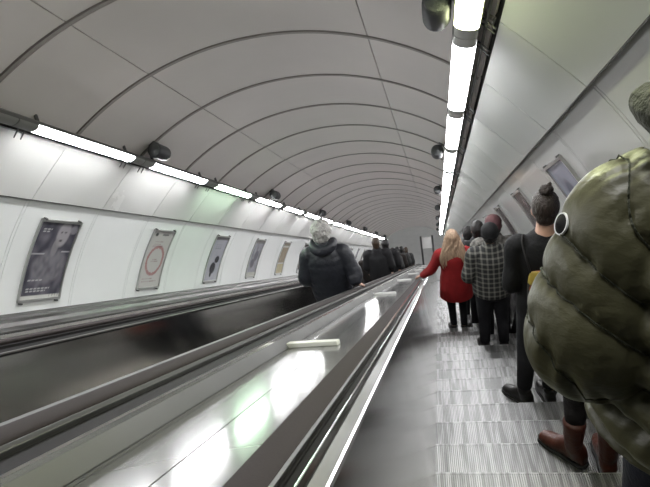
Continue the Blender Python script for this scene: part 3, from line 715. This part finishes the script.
def curly(root, k, hc, HV, V):
    h = MB(); h.ball(HV((0, -.01, .05)), (.105 * k, .12 * k, .115 * k), 48, 32, hair_mod(.3, 16)); rnd = random.Random(3)
    for i in range(420):
        th = rnd.uniform(0, 2 * PI); z = rnd.uniform(.08, .17); r = .118 * math.sqrt(max(.1, 1 - ((z - .035) / .14) ** 2)); d = Vector((math.cos(th), math.sin(th), .3)); p = Vector((math.cos(th) * r, math.sin(th) * r - .01, z)); pts = []
        for j in range(6):
            a = j * 1.5 + i; pts.append(HV(p + d * (.006 * j) + Vector((math.cos(a), math.sin(a), math.sin(a * .7))) * .006))
        h.tube(pts, [.0022] * 5 + [.001], seg=4, sub=2)
    h.build('hair', M_hbrown, root, smooth=True)
near = person('person in a bulky olive green quilted jacket at the right edge, nearest in the queue', stand(.585, 1.75), H=1.78, yaw=.0,
    arms={'l': [(-.225, -.005, 1.40), (-.295, -.035, 1.155), (-.205, .12, 1.03)], 'r': [(.225, -.005, 1.40), (.30, -.03, 1.13), (.24, .12, .98)], 'lh': (.5, .6, -.5), 'rh': (-.5, .6, -.5)},
    coat=near_coat, hair=curly, hands=(True, True), trousers=fabric('dark_jeans', (.010, .011, .018)), wide=1.1, head_off=(-.07, 0))
# round badge on the left upper arm
bd = MB(); bd.tube([(0, 0, 0), (0, 0, .004)], [.021, .021], seg=32, sub=1, up=Vector((0, 1, 0)))
bg = empty('tmp'); bpy.data.objects.remove(bg)
def badge(parent, loc, dirv):
    z = Vector(dirv).normalized(); x = Vector((0, 0, 1)).cross(z).normalized(); y = z.cross(x)
    M = Matrix((x, y, z)).transposed().to_4x4(); M.translation = Vector(loc)
    o = bd.build('badge', M_black, parent); o.matrix_local = M; o['label'] = 'round black badge with a white ring'
    rg = MB(); n = 36; vs = []; 
    for i in range(n):
        a = 2 * PI * i / n
        for r, zz in ((.0188, .0056), (.0212, .0056), (.0218, .002), (.0182, .002)): vs.append((math.cos(a) * r, math.sin(a) * r, zz))
    fs = [(4 * i + j, 4 * i + (j + 1) % 4, 4 * ((i + 1) % n) + (j + 1) % 4, 4 * ((i + 1) % n) + j) for i in range(n) for j in range(4)]
    rg.add(vs, fs); rg.build('ring', M_bar, o)
    e = MB(); e.box((-.009, -.012, .004), (-.005, .012, .0055)); e.box((.005, -.012, .004), (.009, .004, .0055)); e.tube([(-.006, .010, .0055), (.0, .004, .0055), (.007, -.010, .0055)], [.0018] * 3, seg=6, sub=2); e.build('emblem', M_bar, o)
badge(near, (-.352, -.012, 1.425), (-.93, -.16, .34))

# ---- 2. short person in reddish boots, almost hidden by the green jacket
M_boot = mat('red_brown_leather', (.10, .028, .017), .42, bump=.3, bump_scale=30, noise_amt=.3, noise_scale=14)
person('short person in red-brown boots and dark trousers hidden behind the olive jacket', stand(.69, 2.95, dy=-.12), H=1.42, yaw=-.2,
    feet={'l': (-.105, .0, 0, .95), 'r': (.09, -.04, 0, .1)}, shoes=(M_boot, .085, .30), hair=short_hair(M_hbrown), trousers=fabric('dark_cord_trousers', (.014, .012, .012)), leg_r=1.05,
    coat=coat_fn('coat', fabric('dark_brown_coat', (.03, .022, .018)), [(.84, .19, .15, 0), (1.0, .19, .15, 0), (1.25, .18, .14, 0), (1.42, .16, .10, 0), (1.48, .08, .07, 0)]))

# ---- 3. woman in black with a bun
def bun(root, k, hc, HV, V):
    h = MB(); h.ball(HV((0, -.010, .022)), (.086 * k, .104 * k, .108 * k), 32, 20, hair_mod(.04)); h.ball(HV((0, -.05, -.045)), (.066 * k, .055 * k, .055 * k), 20, 12, hair_mod(.05))
    o = h.build('hair', M_hdark, root, voxel=.007); q = MB(); q.ball(HV((0, -.035, .138)), (.042 * k, .042 * k, .034 * k), 24, 16, hair_mod(.3, 10)); q.ball(HV((.022, -.02, .165)), (.014, .014, .016), 10, 8, hair_mod(.4)); q.build('hair_bun', M_hdark, o, smooth=True)
person('woman in black with a brown hair bun standing left of the olive jacket', stand(.685, 4.23, dy=-.12), H=1.72, yaw=-.05,
    arms={'l': [(-.185, -.01, 1.40), (-.225, -.05, 1.12), (-.17, .12, 1.02)], 'lh': (.4, .8, .0), 'r': [(.185, -.01, 1.40), (.225, -.04, 1.12), (.17, .14, 1.02)], 'rh': (-.4, .8, 0)},
    feet={'l': (-.145, -.04, 0, .75), 'r': (.035, -.03, 0, .2)}, shoes=(M_shoe, .085, .15), hair=bun,
    coat=coat_fn('pullover', fabric('black_knit', (.008, .008, .009)), [(.80, .175, .135, 0), (.92, .19, .145, 0), (1.1, .175, .135, 0), (1.3, .195, .14, 0), (1.385, .19, .12, 0), (1.44, .13, .10, .005), (1.485, .082, .075, .005)], sl=(.07, .062, .05, .042), mod=folds(.05, 6, 4)))
# shoulder bag with yellow and orange pattern at her side
def bag_mat():
    m = bpy.data.materials.new('patterned_bag'); m.use_nodes = True; nt = m.node_tree; b = nt.nodes['Principled BSDF']; b.inputs['Roughness'].default_value = .6
    tc = nt.nodes.new('ShaderNodeTexCoord'); v = nt.nodes.new('ShaderNodeTexVoronoi'); v.inputs['Scale'].default_value = 14; cr = nt.nodes.new('ShaderNodeValToRGB'); cr.color_ramp.interpolation = 'CONSTANT'
    e = cr.color_ramp.elements; e[0].color = (.02, .015, .012, 1); e[1].position = .45; e[1].color = (.30, .22, .03, 1)
    for p, c in ((.65, (.22, .06, .02, 1)), (.82, (.35, .32, .25, 1))): q = e.new(p); q.color = c
    nt.links.new(tc.outputs['Object'], v.inputs['Vector']); sx = nt.nodes.new('ShaderNodeSeparateColor'); nt.links.new(v.outputs['Color'], sx.inputs[0]); nt.links.new(sx.outputs[0], cr.inputs[0]); nt.links.new(cr.outputs[0], b.inputs['Base Color']); return m
bq = stand(.685, 4.23, dy=-.12)
BR = empty('shoulder_bag', bq + Vector((-.065, -.195, 1.06))); tag(BR, 'dark shoulder bag with a yellow and orange pattern on the back of the bun-haired woman', 'bag')
q = MB(); q.tube([(-.0, 0, 0), (0, -.005, .04), (0, 0, .16), (0, .005, .22)], [(.075, .03), (.085, .042), (.08, .038), (.065, .012)], seg=24, sub=4); q.build('pouch', bag_mat(), BR, smooth=True)
q = MB(); q.tube([(-.06, .005, .21), (-.08, .03, .29), (-.09, .12, .375), (-.07, .20, .385)], [.007] * 4, seg=8, sub=5); q.build('strap', M_black, BR, smooth=True); q = MB(); q.tube([(.06, .005, .21), (.08, .03, .29), (.10, .12, .375), (.09, .20, .385)], [.007] * 4, seg=8, sub=5); q.build('strap', M_black, BR, smooth=True)

# ---- 4. person in checked jacket and black beanie
def plaid():
    m = bpy.data.materials.new('checked_wool'); m.use_nodes = True; nt = m.node_tree; b = nt.nodes['Principled BSDF']; b.inputs['Roughness'].default_value = .85
    tc = nt.nodes.new('ShaderNodeTexCoord'); sx = nt.nodes.new('ShaderNodeSeparateXYZ'); nt.links.new(tc.outputs['Object'], sx.inputs[0]); outs = []
    def band(out, freq, ph, lo):
        a = nt.nodes.new('ShaderNodeMath'); a.operation = 'MULTIPLY_ADD'; a.inputs[1].default_value = freq; a.inputs[2].default_value = ph; nt.links.new(out, a.inputs[0])
        f = nt.nodes.new('ShaderNodeMath'); f.operation = 'FRACT'; nt.links.new(a.outputs[0], f.inputs[0]); g = nt.nodes.new('ShaderNodeMath'); g.operation = 'LESS_THAN'; g.inputs[1].default_value = lo; nt.links.new(f.outputs[0], g.inputs[0]); return g.outputs[0]
    x1 = band(sx.outputs[0], 17, .1, .34); z1 = band(sx.outputs[2], 17, .2, .34)
    ad = nt.nodes.new('ShaderNodeMath'); ad.operation = 'ADD'; nt.links.new(x1, ad.inputs[0]); nt.links.new(z1, ad.inputs[1]); hf = nt.nodes.new('ShaderNodeMath'); hf.operation = 'MULTIPLY'; hf.inputs[1].default_value = .5; nt.links.new(ad.outputs[0], hf.inputs[0])
    mx = nt.nodes.new('ShaderNodeMix'); mx.data_type = 'RGBA'; nt.links.new(hf.outputs[0], mx.inputs[0]); mx.inputs[6].default_value = (.016, .016, .016, 1); mx.inputs[7].default_value = (.17, .165, .145, 1); nt.links.new(mx.outputs[2], b.inputs['Base Color']); return m
person('person in black and grey checked jacket and black knit hat beside the red coat', stand(.575, 6.6), H=1.69, yaw=.0,
    arms={'l': [(-.19, -.01, 1.41), (-.27, -.04, 1.14), (-.22, .12, .98)], 'r': [(.19, -.01, 1.41), (.27, -.04, 1.14), (.22, .12, .98)]}, shoes=(M_shoe, .085, .1),
    feet={'l': (-.115, -.02, 0, .25), 'r': (.11, -.02, 0, -.1)}, leg_r=1.12,
    hair=beanie(fabric('black_knit_hat', (.01, .01, .011)), M_hblack), coat=coat_fn('jacket', plaid(), [(.86, .22, .17, 0), (.98, .225, .175, 0), (1.2, .215, .165, 0), (1.34, .215, .155, 0), (1.42, .19, .125, 0), (1.50, .10, .10, 0), (1.53, .09, .09, 0)], sl=(.09, .08, .068, .056), mod=folds(.05, 5, 2)), wide=1.12)

# ---- 5. woman in red coat, left hand on the rail
def long_blond(root, k, hc, HV, V):
    h = MB(); h.ball(HV((0, -.01, .016)), (.092 * k, .11 * k, .115 * k), 32, 20, hair_mod(.07))
    h.tube([HV((0, -.04, .05)), HV((0, -.055, -.05)), HV((.0, -.075, -.14)), HV((-.01, -.10, -.24)), HV((0, -.115, -.34)), HV((.01, -.11, -.40))], [(.09 * k, .07 * k), (.115 * k, .07 * k), (.15 * k, .065 * k), (.155 * k, .05 * k), (.12 * k, .035 * k), (.05 * k, .02 * k)], seg=40, sub=8,
           mod=lambda l, th, L: 1 + .12 * math.sin(th * 9 + 3 * math.sin(l * 20)) + .15 * noise.noise(Vector((l * 9, th * 2, 0))))
    rnd = random.Random(5); 
    for i in range(60):
        x = rnd.uniform(-.15, .15); h.tube([HV((x * .7, -.06, .02)), HV((x, -.12, -.12)), HV((x * 1.15 + .02 * math.sin(i), -.15, -.25)), HV((x * 1.1, -.145, -.36 - rnd.uniform(0, .07)))], [.01, .010, .008, .002], seg=6, sub=4)
    h.build('hair', M_hblond, root, smooth=True)
rp = stand(.215, 8.17); hx, hz = -.265 - rp.x, None
def rail_local(p, u, n, y):          # point on the rail surface at world y offset from the person
    s = ((rp.y + y) - .5 * n) / math.sqrt(.75) if False else None
def on_rail(base, u, n, dy):
    # world point with that u and n and y = base.y + dy
    s = (base.y + dy - n * .5) / math.sqrt(.75); return S(u, n, s) - base
hw = on_rail(rp, -.325, -.295, .17)
kk = 1.75 / 1.75
person('woman in a red coat with long blond hair resting her left hand on the rail', rp, H=1.75, yaw=0,
    arms={'l': [(-.185, .0, 1.40), (-.33, .04, 1.13), (hw.x + .07, hw.y - .055, hw.z + .055)], 'lh': (-.7, .6, -.40), 'lp': (0, -.4, -.9), 'curl': .45, 'r': [(.185, -.01, 1.41), (.25, -.04, 1.14), (.23, .08, .92)]},
    shoes=(M_shoe, .075, .12), feet={'l': (-.07, .0, 0, .3), 'r': (.08, -.02, 0, -.6)}, hair=long_blond, leg_r=.92,
    coat=coat_fn('coat', fabric('red_wool', (.26, .012, .014), .75), [(.66, .235, .18, 0), (.78, .235, .18, 0), (.95, .225, .17, 0), (1.15, .195, .15, 0), (1.32, .205, .15, 0), (1.42, .18, .12, 0), (1.49, .10, .095, 0), (1.52, .09, .09, 0)], sl=(.085, .075, .062, .052), mod=folds(.07, 5, 7)), wide=1.05)

# ---- 6-8. people further down in the same queue
def simple_coat(name, m, fat=1.0, hem=.82, mod=None):
    return coat_fn(name, m, [(hem, .205 * fat, .16 * fat, 0), (.98, .21 * fat, .165 * fat, 0), (1.2, .20 * fat, .16 * fat, 0), (1.34, .205 * fat, .15 * fat, 0), (1.42, .18 * fat, .125, 0), (1.50, .10, .10, 0), (1.53, .09, .09, 0)], sl=(.088 * fat, .078 * fat, .066, .055), mod=mod or folds(.06, 5, fat * 9))
M_dk1 = fabric('charcoal_cloth', (.018, .018, .02)); M_dk2 = fabric('brown_black_cloth', (.025, .02, .018)); M_dk3 = fabric('grey_cloth', (.05, .05, .05))
M_pattern = mat('mottled_coat', (.22, .21, .19), .85, noise_amt=.85, noise_scale=24)
person('person in a dusky pink knit hat and mottled coat behind the checked jacket', stand(.70, 7.45), H=1.84, hair=beanie(fabric('dusky_pink_knit', (.13, .06, .065)), M_hdark), coat=simple_coat('coat', M_pattern, 1.05))
person('dark-haired person in charcoal between the red coat and the checked jacket', stand(.60, 8.75), H=1.86, hair=short_hair(M_hblack, .092), coat=simple_coat('jacket', M_dk1))
person('farthest dark-haired person of the queue peering out above the blond hair', stand(.53, 10.0), H=1.86, hair=short_hair(M_hblack), coat=simple_coat('jacket', M_dk2))

# ---- left escalator
M_navy = mat('navy_quilt', (.018, .020, .028), .5, bump=.4, bump_scale=25, noise_amt=.3, noise_scale=6)
mp = stand(-1.29, 6.6, H2)
hw = on_rail(mp, -.93, -.255, -.10)
def white_hair(root, k, hc, HV, V):
    h = MB(); h.ball(HV((0, -.02, .03)), (.114 * k, .125 * k, .118 * k), 40, 26, hair_mod(.22, 12)); h.ball(HV((0, -.06, -.04)), (.095 * k, .07 * k, .075 * k), 24, 16, hair_mod(.15, 8, 2)); h.build('hair', M_hwhite, root, voxel=.007)
M_scarf = fabric('dark_scarf', (.03, .03, .035))
def man_coat(root, k, A, ly, V, wide):
    coat_fn('jacket', M_navy, [(.72, .21, .17, 0), (.85, .235, .185, 0), (1.0, .245, .19, 0), (1.2, .245, .185, -.01), (1.32, .235, .17, -.01), (1.42, .185, .135, 0), (1.50, .13, .115, 0), (1.54, .10, .10, 0)], sl=(.095, .092, .082, .058),
            mod=puff(.085, .03, 0, .05), smod=puff(.085, .04, .3, .06), seg=48, sub=10, voxel=.010)(root, k, A, ly, V, wide)
    h = MB(); h.tube([V((-.12, .02, 1.52)), V((-.10, -.09, 1.50)), V((0, -.15, 1.48)), V((.10, -.09, 1.50)), V((.12, .02, 1.52))], [(.04 * k, .045 * k), (.05 * k, .055 * k), (.055 * k, .06 * k), (.05 * k, .055 * k), (.04 * k, .045 * k)], seg=24, sub=6, up=Vector((0, 0, 1)), mod=folds(.1, 12)); h.build('hood', M_navy, root, voxel=.009)
km = 1.84 / 1.75
hl = Vector(hw) / km
person('white-haired man in a dark quilted jacket with his right hand on the rail', mp, H=1.84, wide=1.15,
    arms={'l': [(-.20, -.01, 1.37), (-.27, -.05, 1.10), (-.20, .14, .98)], 'r': [(.20, -.01, 1.37), (.30, -.08, 1.13), (hl.x - .035, hl.y - .075, hl.z + .055)], 'rh': (.45, .8, -.45), 'rp': (0, -.3, -.9), 'curl': .4},
    hair=white_hair, coat=man_coat, skin=mat('skin_pale', (.60, .38, .30), .5))
person('bareheaded person in a black coat beyond the white-haired man on the left escalator', stand(-1.33, 12.4, H2), H=1.84, hair=short_hair(M_hbrown, .085), coat=simple_coat('coat', M_dk1, 1.15), wide=1.1)
person('dark-haired person beside the black coat, a step further down the left escalator', stand(-1.28, 13.9, H2), H=1.86, hair=short_hair(M_hblack, .095), coat=simple_coat('coat', M_dk1, 1.1), wide=1.1)
person('short dark figure at the wall side of the left escalator', stand(-1.93, 14.8, H2), H=1.58, hair=short_hair(M_hblack, .09), coat=simple_coat('coat', M_dk2), voxel=.012)
far = [(-1.32, 16.4, 1.66, M_dk3, M_hdark), (-1.30, 18.0, 1.72, M_dk2, M_hblack), (-1.75, 18.8, 1.74, fabric('dull_olive_cloth', (.07, .07, .035)), M_hbrown), (-1.30, 19.8, 1.78, M_dk3, M_hblack), (-1.35, 21.5, 1.74, M_dk1, M_hdark), (-1.30, 23.0, 1.8, M_dk3, M_hbrown)]
for i, (u, s, h, cm, hm) in enumerate(far):
    person('small distant figure in the far crowd low on the left escalator', stand(u, s, H2), H=h, hair=short_hair(hm, .09), coat=simple_coat('coat', cm), voxel=.014, group='distant people on the left escalator')

# ------------------------------------------------------------------ sign stand at the foot of the tunnel
sp_ = Vector((S(-.45, 0, 25).x, yend + 1.2, zhall))
r = empty('sign_stand', sp_); tag(r, 'pale sign panel between two dark posts at the foot of the tunnel', 'sign')
for x in (-.27, .27): MB().box((x - .045, -.05, 0), (x + .045, .05, 1.75)).build('post', M_clip, r)
MB().box((-.23, -.03, 1.1), (.23, .03, 1.7)).build('panel', M_bar, r); MB().box((-.3, -.2, 0), (.3, .2, .05)).build('base', M_clip, r)
